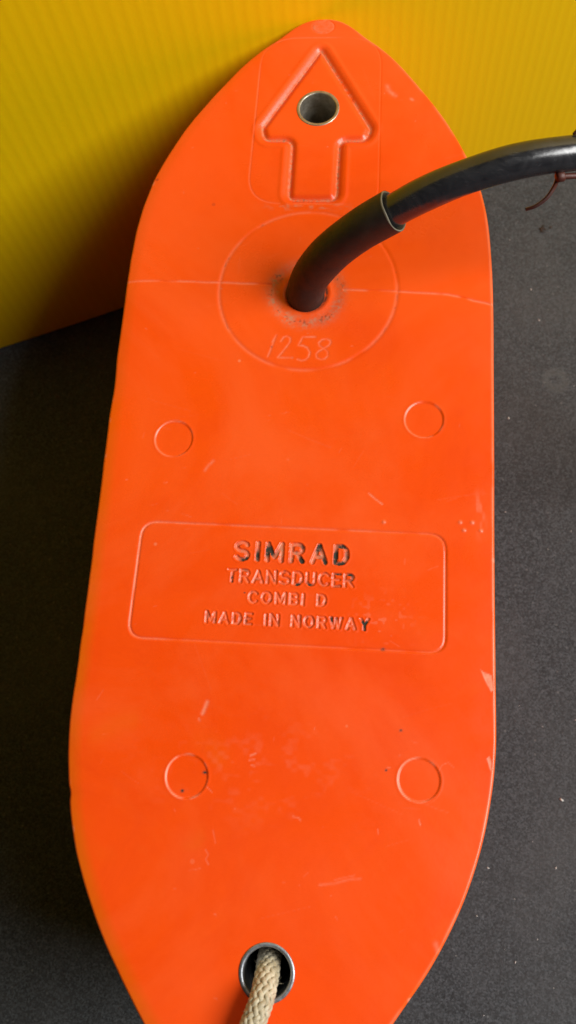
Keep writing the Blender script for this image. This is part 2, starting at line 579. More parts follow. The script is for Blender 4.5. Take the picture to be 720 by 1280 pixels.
NUM = [[(-8.3, 133.4), (-9.4, 129.6), (-10.4, 126.0)], [(-9.3, 131.0), (-8.3, 133.4)],
       [(-6.7, 131.4), (-5.9, 132.8), (-4.9, 133.2), (-3.9, 132.5), (-3.9, 131.2), (-5.0, 129.2), (-7.3, 125.8), (-2.9, 125.8)],
       [(3.8, 133.1), (0.0, 133.0), (-1.2, 130.1), (0.3, 130.0), (1.6, 129.3), (2.4, 127.8), (2.2, 126.3), (1.3, 125.3), (0.1, 124.9), (-1.2, 125.3)],
       [(8.5, 131.9), (7.4, 132.5), (6.0, 132.2), (5.0, 131.1), (5.3, 130.0), (6.7, 129.2), (7.8, 128.2), (8.0, 126.8), (7.2, 125.7), (6.0, 125.4), (4.7, 126.0), (4.4, 127.2), (5.2, 128.3), (6.7, 129.2), (8.2, 130.3), (8.6, 131.2), (8.5, 131.9)]]
BOSS = [(-37.0, 98.1, 5.85), (37.5, 106.6, 5.85), (-23.8, 1.2, 5.85), (38.0, 4.0, 5.7)]
HOLES = [(0.2, 218.5, 6.75), (1.0, -44.8, 6.75)]
FOOT = (0.2, 148.6)

def smooth(x, a, b):
    t = np.clip((x - a) / (b - a), 0, 1)
    return t * t * (3 - 2 * t)

_rng = np.random.RandomState(5)
_lat = _rng.rand(64, 64)
def vnoise(x, y, s):
    """value noise, period large enough for the plate"""
    X, Y = x / s + 100, y / s + 100
    i, j = np.floor(X).astype(int), np.floor(Y).astype(int)
    u, v = X - i, Y - j
    u, v = u * u * (3 - 2 * u), v * v * (3 - 2 * v)
    L = lambda a, b: _lat[a % 64, b % 64]
    return (L(i, j) * (1 - u) + L(i + 1, j) * u) * (1 - v) + (L(i, j + 1) * (1 - u) + L(i + 1, j + 1) * u) * v

def scratch_list():
    R = random.Random(11)
    s = []
    # the ones the photograph shows
    s += [([(22.0, 82.9), (24.1, 81.2), (26.0, 79.8)], 0.22, 0.9)]
    s += [([(-26.6, 88.4), (-25.6, 90.0), (-24.4, 91.4)], 0.45, 0.45)]
    s += [([(-20.0, 21.0), (-20.5, 19.2), (-21.0, 17.9)], 0.5, 0.95), ([(-21.9, 16.4), (-21.6, 16.0)], 0.3, 0.7)]
    s += [([(23.1, 227.4), (23.6, 225.6), (24.8, 224.4), (25.8, 223.6)], 0.75, 0.55), ([(31.2, 222.2), (31.7, 221.8)], 0.5, 0.7)]
    s += [([(-7.0, 7.6), (-5.6, 8.2)], 0.25, 0.7), ([(-7.2, 6.4), (-5.8, 6.6)], 0.22, 0.7), ([(-6.6, 5.1), (-5.6, 4.9)], 0.22, 0.6)]
    s += [([(13.2, -23.4), (17.0, -22.8), (20.5, -21.6), (23.6, -21.2)], 0.3, 0.32), ([(17.0, -21.9), (22.0, -20.5)], 0.2, 0.25)]
    s += [([(43.0, -35.2), (43.5, -36.6)], 0.7, 0.4)]
    s += [([(43.0, 6.2), (44.0, 8.2), (45.6, 8.9), (47.0, 7.8)], 0.14, 0.3)]
    s += [([(38.2, -6.0), (38.6, -7.2)], 0.18, 0.8), ([(27.6, -9.0), (27.8, -10.0)], 0.15, 0.6)]
    s += [([(-15.5, -12.0), (-14.6, -15.0)], 0.2, 0.25), ([(-17.0, -17.0), (-16.2, -18.0), (-16.8, -19.2), (-16.0, -20.4)], 0.2, 0.35)]
    s += [([(5.3, -7.2), (6.8, -7.4), (7.4, -8.0)], 0.2, 0.55), ([(-18.3, -1.0), (-16.6, -2.4)], 0.13, 0.5)]
    for k in range(110):      # random fine handling marks
        x = R.uniform(-52, 54); y = R.uniform(-55, 235)
        if abs(x) > hw_of(np.array([y]))[0] - 4: continue
        a = R.choice((R.uniform(-0.4, 0.4), R.uniform(0, 3.14)))
        L = R.choice((0.4, 0.6, 0.9, 1.6, 3.0, 6.0, 14.0))
        s.append(([(x, y), (x + L * math.cos(a) * .5, y + L * math.sin(a) * .5 + R.uniform(-.2, .2)), (x + L * math.cos(a), y + L * math.sin(a))],
                  R.uniform(0.1, 0.18), R.uniform(0.06, 0.22) * (0.5 if L > 5 else 1.0) if L > 1 else R.uniform(0.15, 0.5)))
    return s
SCR = scratch_list()

def build_housing():
    # rows: fine where there is relief
    def rows(a, b, st): return list(np.linspace(a, b, max(2, int(round((b - a) / st)) + 1))[:-1])
    tipc = [256.5 - 0.0 - t for t in (0, 0.01, 0.04, 0.09, 0.16, 0.25, 0.36, 0.5, 0.7, 0.9, 1.2, 1.5, 1.8, 2.1)]
    botc = [-86.8 + t for t in (0, 0.02, 0.08, 0.2, 0.35, 0.6, 1.0, 1.6, 2.3)]
    ys = botc + rows(-83.5, -58, 1.2) + rows(-58, -36, 0.36) + rows(-36, 36, 0.38) + rows(36, 73, 0.17) + rows(73, 120, 0.4) \
        + rows(120, 180, 0.26) + rows(180, 250, 0.22) + rows(250, 254.2, 0.3) + tipc[::-1]
    ys = np.array(ys)
    ed = [0, 0.0003, 0.0008, 0.0015, 0.0024, 0.0034, 0.0046, 0.006, 0.0075, 0.0092]
    core = np.linspace(0.011, 0.989, 530)
    tt = np.array(ed + list(core) + [1 - e for e in ed[::-1]])
    u = 2 * tt - 1
    hw = hw_of(ys)
    hw = np.maximum(hw, 0.02)
    # hand-worn unevenness of the rim, left and right separately
    wl = 0.22 * (vnoise(ys * 0 + 3, ys, 17) - 0.5) + 0.15 * (vnoise(ys * 0 + 9, ys, 5) - 0.5)
    wr = 0.25 * (vnoise(ys * 0 + 33, ys, 21) - 0.5)
    nick = -0.45 * np.exp(-((ys - 115) / 7.0) ** 2) - 0.35 * np.exp(-((ys + 5.0) / 1.6) ** 2)
    kk = np.clip(hw / 20, 0, 1)
    X = u[None, :] * hw[:, None]
    X = np.where(u[None, :] < 0, X * (1 + ((wl + nick) * kk / hw)[:, None]), X * (1 + (wr * kk / hw)[:, None]))
    Y = np.repeat(ys[:, None], len(tt), 1)
    dh = np.gradient(hw, ys)
    DE = (hw[:, None] - np.abs(u[None, :]) * hw[:, None]) / np.sqrt(1 + dh ** 2)[:, None]
    DE = np.minimum(DE, np.minimum(256.5 - Y, Y + 86.8) + 0.0)
    Z = np.zeros_like(X); worn = np.zeros_like(X); grime = np.zeros_like(X); dust = np.zeros_like(X)
    amber_glow_stain = 0.95 * (1 - smooth(DE, 0.5, 5.5)) * (1 - smooth(X, -20, 0)) * (0.35 + 0.65 * (1 - smooth(Y, 40, 150)))  # amber glow of light in the left edge, painted as colour
    amber_glow_stain = np.maximum(amber_glow_stain, 0.28 * np.exp(-((np.hypot(X + 34, (Y + 2) * 1.1) - 22 + 5 * vnoise(X, Y, 12)) / 3.0) ** 2) * smooth(vnoise(X, Y, 7), 0.3, 0.8))
    amber_glow_stain = np.maximum(amber_glow_stain, 0.5 * (1 - smooth(DE, 0.2, 1.2)) * (X > 0))  # same painted glow, thin, on the right edge
    lab = np.zeros(X.shape, np.int32)
    # broad unevenness of an old moulding
    Z += 0.16 * (vnoise(X, Y, 38) - 0.5) + 0.05 * (vnoise(X + 50, Y, 13) - 0.5)
    Z -= 0.10 * (1 - smooth(DE, 0, 8)) + 0.55 * np.clip(1 - DE / 4.6, 0, 1) ** 2 * (1 - smooth(X, -14, 6))
    rr = 0.85
    q = np.clip(rr - DE, 0, rr)
    Z -= rr - np.sqrt(np.maximum(rr * rr - q * q, 0))
    # edge nicks
    en = (1 - smooth(DE, 0.2, 1.3)) * smooth(vnoise(X * 1.0, Y, 2.3) * vnoise(X, Y + 40, 9), 0.52, 0.75)
    worn = np.maximum(worn, 0.7 * en)
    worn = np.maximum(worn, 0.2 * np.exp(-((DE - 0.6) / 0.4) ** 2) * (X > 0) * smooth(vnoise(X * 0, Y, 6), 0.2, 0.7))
    # dents on the right rim, their window glints painted in pale
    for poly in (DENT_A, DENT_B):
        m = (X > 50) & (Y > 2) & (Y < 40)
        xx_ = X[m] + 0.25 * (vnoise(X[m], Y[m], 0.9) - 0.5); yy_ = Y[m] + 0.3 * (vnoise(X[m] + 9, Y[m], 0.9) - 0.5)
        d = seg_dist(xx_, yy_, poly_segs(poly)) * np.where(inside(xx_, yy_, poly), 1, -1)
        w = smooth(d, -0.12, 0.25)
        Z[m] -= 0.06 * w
        worn[m] = np.maximum(worn[m], 0.72 * w)  # painted window glints of the dents, carried in the worn mask
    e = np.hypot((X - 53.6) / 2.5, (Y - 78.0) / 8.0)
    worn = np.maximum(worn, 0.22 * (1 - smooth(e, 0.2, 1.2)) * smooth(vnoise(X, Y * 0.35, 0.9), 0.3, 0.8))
    # pimples near the right rim
    for (dx, dy) in ((48.2, 75.2), (51.6, 75.3), (49.3, 72.9), (54.0, 73.0), (26.6, 74.4)):
        r2 = ((X - dx) ** 2 + (Y - dy) ** 2)
        Z += 0.22 * np.exp(-r2 / 0.25)
        worn = np.maximum(worn, 0.5 * np.exp(-r2 / 0.2))
    # ---- arrow groove
    m = (np.abs(X) < 26) & (Y > 176) & (Y < 249)
    d = seg_dist(X[m], Y[m], poly_segs(ARROW)); ins = inside(X[m], Y[m], ARROW)
    z = -1.1 * np.exp(-(d / 1.15) ** 2) - 0.10 * ins
    z += 0.18 * np.exp(-((d - 2.8) / 0.8) ** 2) * (~ins)
    Z[m] += z
    br = vnoise(X[m], Y[m], 1.1)
    dust[m] = np.maximum(dust[m], 0.85 * np.exp(-(d / 0.6) ** 2) * smooth(br + 0.30 * ((Y[m] < 215) | (Y[m] > 232)), 0.1, 0.75))
    grime[m] = np.maximum(grime[m], 0.35 * np.exp(-((d - 0.2) / 0.35) ** 2) * smooth(vnoise(X[m], Y[m] + 20, 0.9), 0.80, 0.92))
    lab_ar = np.zeros(X.shape, bool); lab_ar[m] = ins & (d > 0.0)
    lab[lab_ar] = 1
    # ---- thin insert outline around the arrow
    m = (np.abs(X) < 26) & (Y > 176) & (Y < 252)
    d = seg_dist(X[m], Y[m], poly_segs(PANEL))
    fade = smooth(vnoise(X[m], Y[m], 9) + 0.25 * (X[m] < -10), 0.2, 0.6)
    Z[m] -= 0.10 * np.exp(-(d / 0.28) ** 2) * fade
    worn[m] = np.maximum(worn[m], 0.20 * np.exp(-(d / 0.25) ** 2) * fade * (X[m] < 15))
    sm = np.exp(-((Y[m] - 179.8) / 1.3) ** 2) * np.exp(-(X[m] / 14) ** 4)
    dust[m] = np.maximum(dust[m], 0.42 * sm * smooth(vnoise(X[m] * 0.5, Y[m], 0.8), 0.3, 0.8))
    # ---- plug at the tip
    d = np.hypot((X - 0.2) / 1.25, Y - 252.7)
    m = d < 3.4
    Z[m] -= 0.10 * np.exp(-((d[m] - 3.1) / 0.25) ** 2)
    dust[m] = np.maximum(dust[m], 0.42 * (1 - smooth(d[m], 2.9, 3.3)) * (0.55 + 0.45 * vnoise(X[m], Y[m], 1.5)))
    # ---- ring round the cable gland
    rd = np.hypot(X - 0.5, Y - 149.7)
    m = rd < 34
    d = np.abs(rd - 28.0)
    wv = vnoise(X, Y, 6)
    Z[m] -= (0.15 * np.exp(-(d[m] / 0.6) ** 2) + 0.12 * (1 - smooth(rd[m], 14, 27.5)))
    worn[m] = np.maximum(worn[m], (0.22 * np.exp(-(d[m] / 0.5) ** 2)) * smooth(wv[m] + 0.2 * (X[m] < 0), 0.25, 0.7))
    grime[m] = np.maximum(grime[m], 0.3 * np.exp(-(d[m] / 0.3) ** 2) * smooth(vnoise(X[m], Y[m] + 9, 1.4), 0.72, 0.9) * (np.abs(X[m]) > 10))
    lab[(rd < 28.0)] = 2
    # moat and grime at the cable foot
    rf = np.hypot(X - FOOT[0], Y - FOOT[1])
    Z -= 0.55 * np.exp(-((rf - 9.0) / 2.4) ** 2)
    Z -= 0.8 * (1 - smooth(rf, 5.6, 7.8))
    ang = np.arctan2(Y - FOOT[1], X - FOOT[0])
    band = np.exp(-((rf - 10.6) / 1.5) ** 2)
    pat = smooth(vnoise(X, Y, 2.1) * 0.6 + vnoise(X + 7, Y, 0.8) * 0.4 + 0.10 * np.cos(ang + 1.8), 0.42, 0.72)
    dust = np.maximum(dust, 0.85 * np.exp(-((rf - 10.6) / 2.0) ** 2) * (0.38 + 0.62 * pat))
    grime = np.maximum(grime, 0.5 * band * smooth(vnoise(X + 20, Y, 2.0) * 0.5 + vnoise(X, Y + 3, 0.6) * 0.5, 0.62, 0.76))
    grime = np.maximum(grime, 0.9 * np.exp(-((rf - 6.3) / 0.5) ** 2))
    # ---- seam line across
    m = (Y > 141) & (Y < 156) & (rf > 11.5)
    d = seg_dist(X[m], Y[m] + 0.35 * (vnoise(X[m], Y[m] * 0, 4) - 0.5), poly_segs(SEAM))
    Z[m] -= 0.16 * np.exp(-(d / 0.3) ** 2)
    worn[m] = np.maximum(worn[m], 0.38 * np.exp(-(d / 0.36) ** 2) * smooth(vnoise(X[m], Y[m] * 0, 3.5), 0.1, 0.5))
    # ---- moulded discs
    for i, (bx, by, br_) in enumerate(BOSS):
        r = np.hypot(X - bx, Y - by)
        m = r < br_ + 2
        a = np.arctan2(Y[m] - by, X[m] - bx)
        Z[m] -= 0.32 * (1 - smooth(r[m], br_ - 0.5, br_ + 0.05)) - 0.05 * np.exp(-((r[m] - br_ - 0.3) / 0.3) ** 2)
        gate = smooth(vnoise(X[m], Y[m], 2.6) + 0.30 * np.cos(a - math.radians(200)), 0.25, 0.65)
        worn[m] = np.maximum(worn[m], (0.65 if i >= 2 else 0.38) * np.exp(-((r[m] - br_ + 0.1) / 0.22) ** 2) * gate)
        lab[r < br_] = 3 + i
    for (dx, dy, r_) in ((-19.0, 2.4, 0.45), (-24.7, -2.6, 0.35), (32.9, 16.4, 0.3), (27.5, 37.9, 0.4), (29.3, 6.0, 0.25), (-12, 52, 0.2)):
        r2 = (X - dx) ** 2 * 0.6 + (Y - dy) ** 2
        grime = np.maximum(grime, 1.3 * np.exp(-r2 / r_ ** 2))
    # ---- name frame
    m = (np.abs(X) < 48) & (Y > 34) & (Y < 76)
    d = seg_dist(X[m], Y[m], poly_segs(FRAME)); ins = inside(X[m], Y[m], FRAME)
    Z[m] -= 0.26 * np.exp(-(d / 0.38) ** 2) + 0.07 * ins
    side = 0.35 + 0.65 * smooth(-X[m], 25, 40) + 0.25 * (Y[m] > 65) * (np.abs(X[m]) < 38)
    worn[m] = np.maximum(worn[m], 0.42 * np.exp(-(d / 0.34) ** 2) * np.clip(side, 0, 1) * smooth(vnoise(X[m], Y[m], 5), 0.05, 0.5))
    lf = np.zeros(X.shape, bool); lf[m] = ins
    lab[lf] = 7
    rub = smooth(vnoise(X, Y, 1.1), 0.70, 0.85) * np.exp(-(((X - 27) / 7) ** 2 + ((Y - 46) / 6) ** 2))
    worn = np.maximum(worn, 0.2 * rub)
    # ---- letters, cut into the name field
    for li, (c, segs, xa, xb, yb, yt, hwid) in enumerate(LETTERS):
        m = (X > xa - 1.4) & (X < xb + 1.4) & (Y > yb - 1.4) & (Y < yt + 1.4)
        d = seg_dist(X[m], Y[m], segs) + 0.16 * (vnoise(X[m], Y[m], 0.55) - 0.5)
        dep = 0.42 if hwid > 0.5 else 0.26
        Z[m] -= dep * (1 - smooth(d, hwid - 0.28, hwid + 0.20)) - 0.07 * np.exp(-((d - hwid - 0.35) / 0.22) ** 2)
        core_ = (1 - smooth(d, hwid - 0.25, hwid + 0.10))
        wv_ = vnoise(X[m], Y[m], 2.2)
        dust[m] = np.maximum(dust[m], core_ * (0.85 if hwid > 0.5 else 0.30) * (0.25 + 0.75 * wv_))
        worn[m] = np.maximum(worn[m], core_ * (0.5 if hwid > 0.5 else 0.30) * (0.3 + 0.7 * vnoise(X[m] + 4, Y[m], 1.6)))
        edge_ = np.exp(-((d - hwid) / 0.22) ** 2) + 0.6 * core_
        grime[m] = np.maximum(grime[m], 0.42 * edge_ * smooth(vnoise(X[m] + 13, Y[m], 1.0), 0.58, 0.8))
        lm = np.zeros(X.shape, bool); lm[m] = d < hwid
        lab[lm] = 20 + li
        # where black paint is left in the letters
        cxp, hgt = 0.5 * (xa + xb), yt - yb
    def paint(x, y, rx, ry, s=1.4):
        e = ((X - x) / rx) ** 2 + ((Y - y) / ry) ** 2
        w = s * np.exp(-e) * (lab >= 20)
        np.maximum(grime, w, out=grime)
    L0 = [l for l in LETTERS if l[4] > 60]
    for (i, fx, fy, rx, ry, s) in ((0, .75, .1, 1.3, 1.0, 1.6), (1, .5, .3, .8, 2.0, 1.2), (2, .2, .55, 1.7, 1.8, 1.7), (3, .85, .12, 1.1, 1.9, 1.6), (3, .9, .8, 1.2, 1.3, .9),
                                   (4, .45, .85, 1.2, 1.8, 1.6), (4, .85, .2, 1.0, 1.6, 1.3), (5, .15, .35, 1.2, 2.4, 1.6), (5, .6, .9, 1.8, .9, 1.5), (5, .5, .08, 1.6, .9, 1.5), (5, .95, .5, .9, 2.0, 1.0)):
        l = L0[i]
        paint(l[2] + fx * (l[3] - l[2]), l[4] + fy * (l[5] - l[4]), rx, ry, s)
    L1 = [l for l in LETTERS if 54 < l[4] < 60]
    for (i, fx, fy, rx, ry, s) in ((0, .5, .2, .7, 1.2, 1.4), (5, .5, .05, 1.3, .7, 1.3), (6, .3, .1, 1.2, .7, 1.2), (8, .6, .9, 1.2, .7, 1.0), (9, .6, .8, 1.0, 1.1, 1.3), (9, .8, .5, .9, .8, .8)):
        l = L1[i]
        paint(l[2] + fx * (l[3] - l[2]), l[4] + fy * (l[5] - l[4]), rx, ry, s)
    L3 = [l for l in LETTERS if l[4] < 45]
    for (i, fx, fy, rx, ry, s) in ((11, .5, .5, 1.2, 1.5, .0), (11, .9, .1, .9, 1.0, 1.3), (9, .15, .75, .9, .9, 1.2), (9, .5, .9, .7, .7, .8), (3, .1, .3, .7, .9, .9)):
        if i < len(L3):
            l = L3[i]
            paint(l[2] + fx * (l[3] - l[2]), l[4] + fy * (l[5] - l[4]), rx, ry, s)
    l = L3[-1]
    paint(0.5 * (l[2] + l[3]), l[4] + 0.45 * (l[5] - l[4]), 1.5, 2.0, 1.9)
    # ---- scratched number
    m = (np.abs(X) < 13) & (Y > 122) & (Y < 136)
    segs = []
    for st in NUM: segs += poly_segs(st)
    d = seg_dist(X[m], Y[m], segs)
    Z[m] -= 0.10 * np.exp(-(d / 0.28) ** 2)
    worn[m] = np.maximum(worn[m], 0.52 * np.exp(-(d / 0.32) ** 2) * (0.25 + 0.75 * vnoise(X[m], Y[m], 1.2)))
    for (dx, dy) in ((-9.7, 129.4),):
        grime = np.maximum(grime, 1.1 * np.exp(-((X - dx) ** 2 + (Y - dy) ** 2) / 0.12))
    # ---- scratches and scuffs
    for (pts, w, a) in SCR:
        xs_ = [p[0] for p in pts]; ys_ = [p[1] for p in pts]
        m = (X > min(xs_) - 2) & (X < max(xs_) + 2) & (Y > min(ys_) - 2) & (Y < max(ys_) + 2)
        if not m.any(): continue
        d = seg_dist(X[m], Y[m], poly_segs(pts)) + 0.25 * w * (vnoise(X[m], Y[m], 0.6) - 0.5)
        e = np.exp(-(d / w) ** 2)
        worn[m] = np.maximum(worn[m], 0.8 * a * e * (0.55 + 0.45 * vnoise(X[m], Y[m], 0.8)))
        Z[m] -= 0.05 * a * e
    # rubbed, slightly hazy areas
    hz = smooth(vnoise(X * 0.6 + 11, Y * 0.9, 1.0) * 0.5 + vnoise(X + 30, Y, 5) * 0.5, 0.52, 0.8)
    area_ = np.exp(-(((X + 2) / 26) ** 2 + ((Y - 4) / 11) ** 2))
    worn = np.maximum(worn, 0.10 * hz * area_)

    # analytic-ish normals from the grid
    P = np.stack([X, Y, Z], -1) * MM
    P[..., 2] += H
    du = np.gradient(P, axis=1); dv = np.gradient(P, axis=0)
    N = np.cross(du, dv); N /= np.maximum(np.linalg.norm(N, axis=-1, keepdims=True), 1e-12)
    ny, nx = X.shape
    idx = np.arange(ny * nx).reshape(ny, nx)
    Q = np.stack([idx[:-1, :-1], idx[:-1, 1:], idx[1:, 1:], idx[1:, :-1]], -1)
    xc = 0.25 * (X[:-1, :-1] + X[:-1, 1:] + X[1:, 1:] + X[1:, :-1]); yc = 0.25 * (Y[:-1, :-1] + Y[:-1, 1:] + Y[1:, 1:] + Y[1:, :-1])
    keep = np.ones(xc.shape, bool)
    for (hx, hy, hr) in HOLES:
        keep &= np.hypot(xc - hx, yc - hy) > hr - 0.1
    keep &= np.hypot(xc - FOOT[0], yc - FOOT[1]) > 4.6
    fl = lab[:-1, :-1]
    P = P.reshape(-1, 3); N = N.reshape(-1, 3)
    A = {'worn': worn.ravel(), 'grime': grime.ravel(), 'dust': dust.ravel(), 'amber_glow_stain': amber_glow_stain.ravel()}
    def part(name, sel, parent):
        q = Q[sel & keep]
        used, inv = np.unique(q.ravel(), return_inverse=True)
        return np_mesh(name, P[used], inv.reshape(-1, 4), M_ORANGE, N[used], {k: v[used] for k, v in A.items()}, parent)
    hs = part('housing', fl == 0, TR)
    ar = part('arrow', fl == 1, TR); ar['label'] = 'moulded arrow pointing to the tip, outlined by a groove'
    gl = part('gland_disc', fl == 2, TR); gl['label'] = 'round field around the cable with scratched number 1258'
    for i in range(4):
        part('moulded_disc', fl == 3 + i, TR)
    pn = part('name_panel', fl == 7, TR); pn['label'] = 'rounded rectangular name field with worn lettering'
    for li in range(len(LETTERS)):
        part('letter', fl == 20 + li, pn)

    # ---- flange side wall and underside
    rim = list(idx[:, 0]) + list(idx[-1, 1:]) + list(idx[::-1, -1][1:]) + list(idx[0, ::-1][1:-1])
    RP = P[np.array(rim)]
    n = len(rim)
    lv = [RP, RP * 1.0, RP * 1.0]
    lv[1] = RP.copy(); lv[1][:, 2] = H - 0.010
    lv[2] = RP.copy(); lv[2][:, 2] = H - 0.017; lv[2][:, 0] *= 0.985
    V = np.concatenate(lv)
    i0 = np.arange(n); i1 = (i0 + 1) % n
    q = np.concatenate([np.stack([k * n + i0, (k + 1) * n + i0, (k + 1) * n + i1, k * n + i1], -1) for k in range(2)])
    z0 = np.zeros(len(V))
    np_mesh('side_wall', V, q, M_ORANGE, None, {'worn': z0, 'grime': z0, 'dust': z0}, TR)
    # underside with the two through holes
    yb_ = np.linspace(-86.0, 256.0, 230); ub = np.linspace(-1, 1, 90)
    hb = hw_of(yb_) * 0.985
    Xb = ub[None] * hb[:, None]; Yb = np.repeat(yb_[:, None], 90, 1)
    Pb = np.stack([Xb, Yb, np.full_like(Xb, (H - 0.017) * 1000)], -1).reshape(-1, 3) * MM
    ib = np.arange(230 * 90).reshape(230, 90)
    Qb = np.stack([ib[:-1, :-1], ib[1:, :-1], ib[1:, 1:], ib[:-1, 1:]], -1)
    xb_ = 0.5 * (Xb[:-1, :-1] + Xb[1:, 1:]); yb2 = 0.5 * (Yb[:-1, :-1] + Yb[1:, 1:])
    kb = np.ones(xb_.shape, bool)
    for (hx, hy, hr) in HOLES: kb &= np.hypot(xb_ - hx, yb2 - hy) > hr
    z0 = np.zeros(len(Pb))
    np_mesh('underside', Pb, Qb[kb], M_ORANGE, None, {'worn': z0, 'grime': z0, 'dust': z0}, TR)
    # ---- deep hull below the flange, standing on the table
    yk = np.concatenate((np.linspace(-84, 252, 120), [253.5, 254.5, 255.2]))
    def prof(sc, z, inset):
        h = np.maximum(hw_of(yk) * sc - inset, 0.2)
        yc_ = 85 + (yk - 85) * (1 - inset / 170)
        return np.concatenate((np.stack([h, yc_, np.full_like(h, z)], -1), np.stack([-h, yc_, np.full_like(h, z)], -1)[::-1]))
    lv = [prof(1, H * 1000 - 16.8, 1.6), prof(1, 90, 2.0), prof(1, 30, 3.0), prof(1, 8, 5.0), prof(1, 0.8, 9.0)]
    n = len(lv[0])
    V = np.concatenate(lv) * MM
    i0 = np.arange(n); i1 = (i0 + 1) % n
    q = np.concatenate([np.stack([k * n + i0, (k + 1) * n + i0, (k + 1) * n + i1, k * n + i1], -1) for k in range(len(lv) - 1)])
    np_mesh('hull', V, q[:, ::-1], M_ORANGE, None, {k_: np.zeros(len(V)) for k_ in ('worn', 'grime', 'dust')}, TR)
build_housing()

def ring_part(hx, hy, mat, ro, ri, lip, tl):
    c = H * 1000
    prof = [(ro, c - 0.6), (ro, c + lip * 0.55), (ro - 0.22, c + lip), (ri + 0.42, c + lip), (ri + 0.12, c + lip * 0.6), (ri, c - 0.3), (ri, c - tl), (ri + 0.6, c - tl), (ri + 0.6, c - 1.2)]
    bm = lathe_bm([(r * MM, z * MM) for r, z in prof], hx * MM, hy * MM, 96)
    return bm_obj('bushing', bm, mat, TR)
b1 = ring_part(0.2, 218.5, M_BRASS, 7.15, 6.05, 0.10, 120)
b1['label'] = 'tarnished bushing in the hole through the arrow'
b2 = ring_part(1.0, -44.8, M_STEEL, 7.1, 5.95, 0.35, 120)
b2['label'] = 'grey steel bushing with the rope through it'

# ------------------------------------------------------------------ cable and sleeve
CP = [(0.0, 147.8, -4), (0.2, 148.2, 2), (2.6, 149.8, 9), (8.6, 150.9, 19), (16.5, 151.9, 28), (25.0, 153.0, 35), (33.8, 154.5, 41), (43.9, 156.8, 45),
      (56.1, 159.8, 47.2), (68.6, 162.7, 46.8), (82, 165.8, 44), (98, 167, 37), (118, 163, 20), (138, 154, -20), (158, 140, -70), (176, 124, -108), (200, 104, -128.2), (232, 84, -128.6), (280, 62, -128.8)]
cpath = catmull([Vector((x * MM, y * MM, H + z * MM)) for x, y, z in CP], 14)
# index where the sleeve ends (just past x = 24.4 mm)
end_i = next(i for i, p in enumerate(cpath) if p.x > 0.0256)
start_i = end_i - 20
cab = bm_obj('cable', tube_bm(cpath[start_i:], [0.00455 + 0.00005 * math.sin(i * 0.23) for i in range(len(cpath) - start_i)], 40), M_CABLE, TR)
sp = cpath[:end_i + 1]
rs = [0.0059 + 0.00006 * math.sin(i * 0.21) for i in range(len(sp))]
# a shallow crease in the sleeve on its inner side
sl = bm_obj('sleeve', tube_bm(sp, rs, 40, caps=False), M_SLEEVE, TR)
sl['label'] = 'dark rubber sleeve around the foot of the cable'
# cut end of the sleeve: a pale ring, slightly flared
fr = frames(sp)
t, n_, b_ = fr[-1]
bm = bmesh.new()
rings = []
for (r, o) in ((0.00588, -0.0003), (0.00594, 0.0001), (0.00586, 0.00030), (0.00558, 0.00032), (0.0054, 0.0001), (0.0053, -0.004)):
    ring = []
    for k in range(48):
        a = 2 * math.pi * k / 48
        wob = 0.00025 * math.sin(a * 2 + 0.6) + 0.0001 * math.sin(a * 5)
        ring.append(bm.verts.new(sp[-1] + (n_ * math.cos(a) + b_ * math.sin(a)) * r + t * (o + wob)))
    rings.append(ring)
for r0, r1 in zip(rings[:-1], rings[1:]):
    for k in range(48):
        bm.faces.new((r0[k], r0[(k + 1) % 48], r1[(k + 1) % 48], r1[k]))
rim = bm_obj('sleeve_rim', bm, M_RIM, sl)

# ------------------------------------------------------------------ tie wrapped on the cable
ti = next(i for i, p in enumerate(cpath) if p.x > 0.0765)
tc = cpath[ti]
tt_ = (cpath[ti + 1] - cpath[ti - 1]).normalized()
TIE = empty('cable_tie', tc)
tag(TIE, 'red-brown tie wrapped around the black cable with its thin tail hanging', 'cable tie')
up_ = Vector((0, 0, 1)); up_ = (up_ - tt_ * up_.dot(tt_)).normalized(); sd = tt_.cross(up_)
bm = bmesh.new()
rings = []
for k in range(40):
    a = 2 * math.pi * k / 40
    d = up_ * math.cos(a) + sd * math.sin(a)
    sk = tt_ * (0.0012 * math.sin(a))
    rings.append([bm.verts.new(d * r + tt_ * w + sk) for (r, w) in ((0.0047, -0.0017), (0.0056, -0.0016), (0.0056, 0.0016), (0.0047, 0.0017))])
for k in range(40):
    r0, r1 = rings[k], rings[(k + 1) % 40]
    for j in range(4):
        bm.faces.new((r0[j], r0[(j + 1) % 4], r1[(j + 1) % 4], r1[j]))
bmesh.ops.recalc_face_normals(bm, faces=bm.faces[:])
bm_obj('band', bm, M_TIE, TIE)
def W(x, y, z): return Vector((x * MM, y * MM, H + z * MM)) - tc
hd = tube_bm([W(70.2, 158.6, 43.6), W(69.9, 158.5, 43.6), W(68.3, 158.1, 43.7), W(68.0, 158.0, 43.7)], [0.0011, 0.0015, 0.0015, 0.0010], 7)
head = bm_obj('head', hd, M_TIE, TIE)
sp_ = catmull([W(69.5, 158.5, 43.4), W(72.5, 159.0, 43.0), W(75.0, 159.7, 42.4), W(77.4, 160.6, 41.8)], 6)
bm_obj('strap', tube_bm(sp_, [0.0008] * len(sp_), 8), M_TIE, TIE)
kb_ = catmull([W(71.2, 166.2, 50.3), W(72.6, 166.9, 50.6), W(74.6, 167.2, 50.4), W(77.0, 167.0, 49.6)], 5)
bm_obj('bent_end', tube_bm(kb_, [0.0003 + 0.0007 * min(1.0, q / 6) for q in range(len(kb_))], 8), M_TIE, TIE)
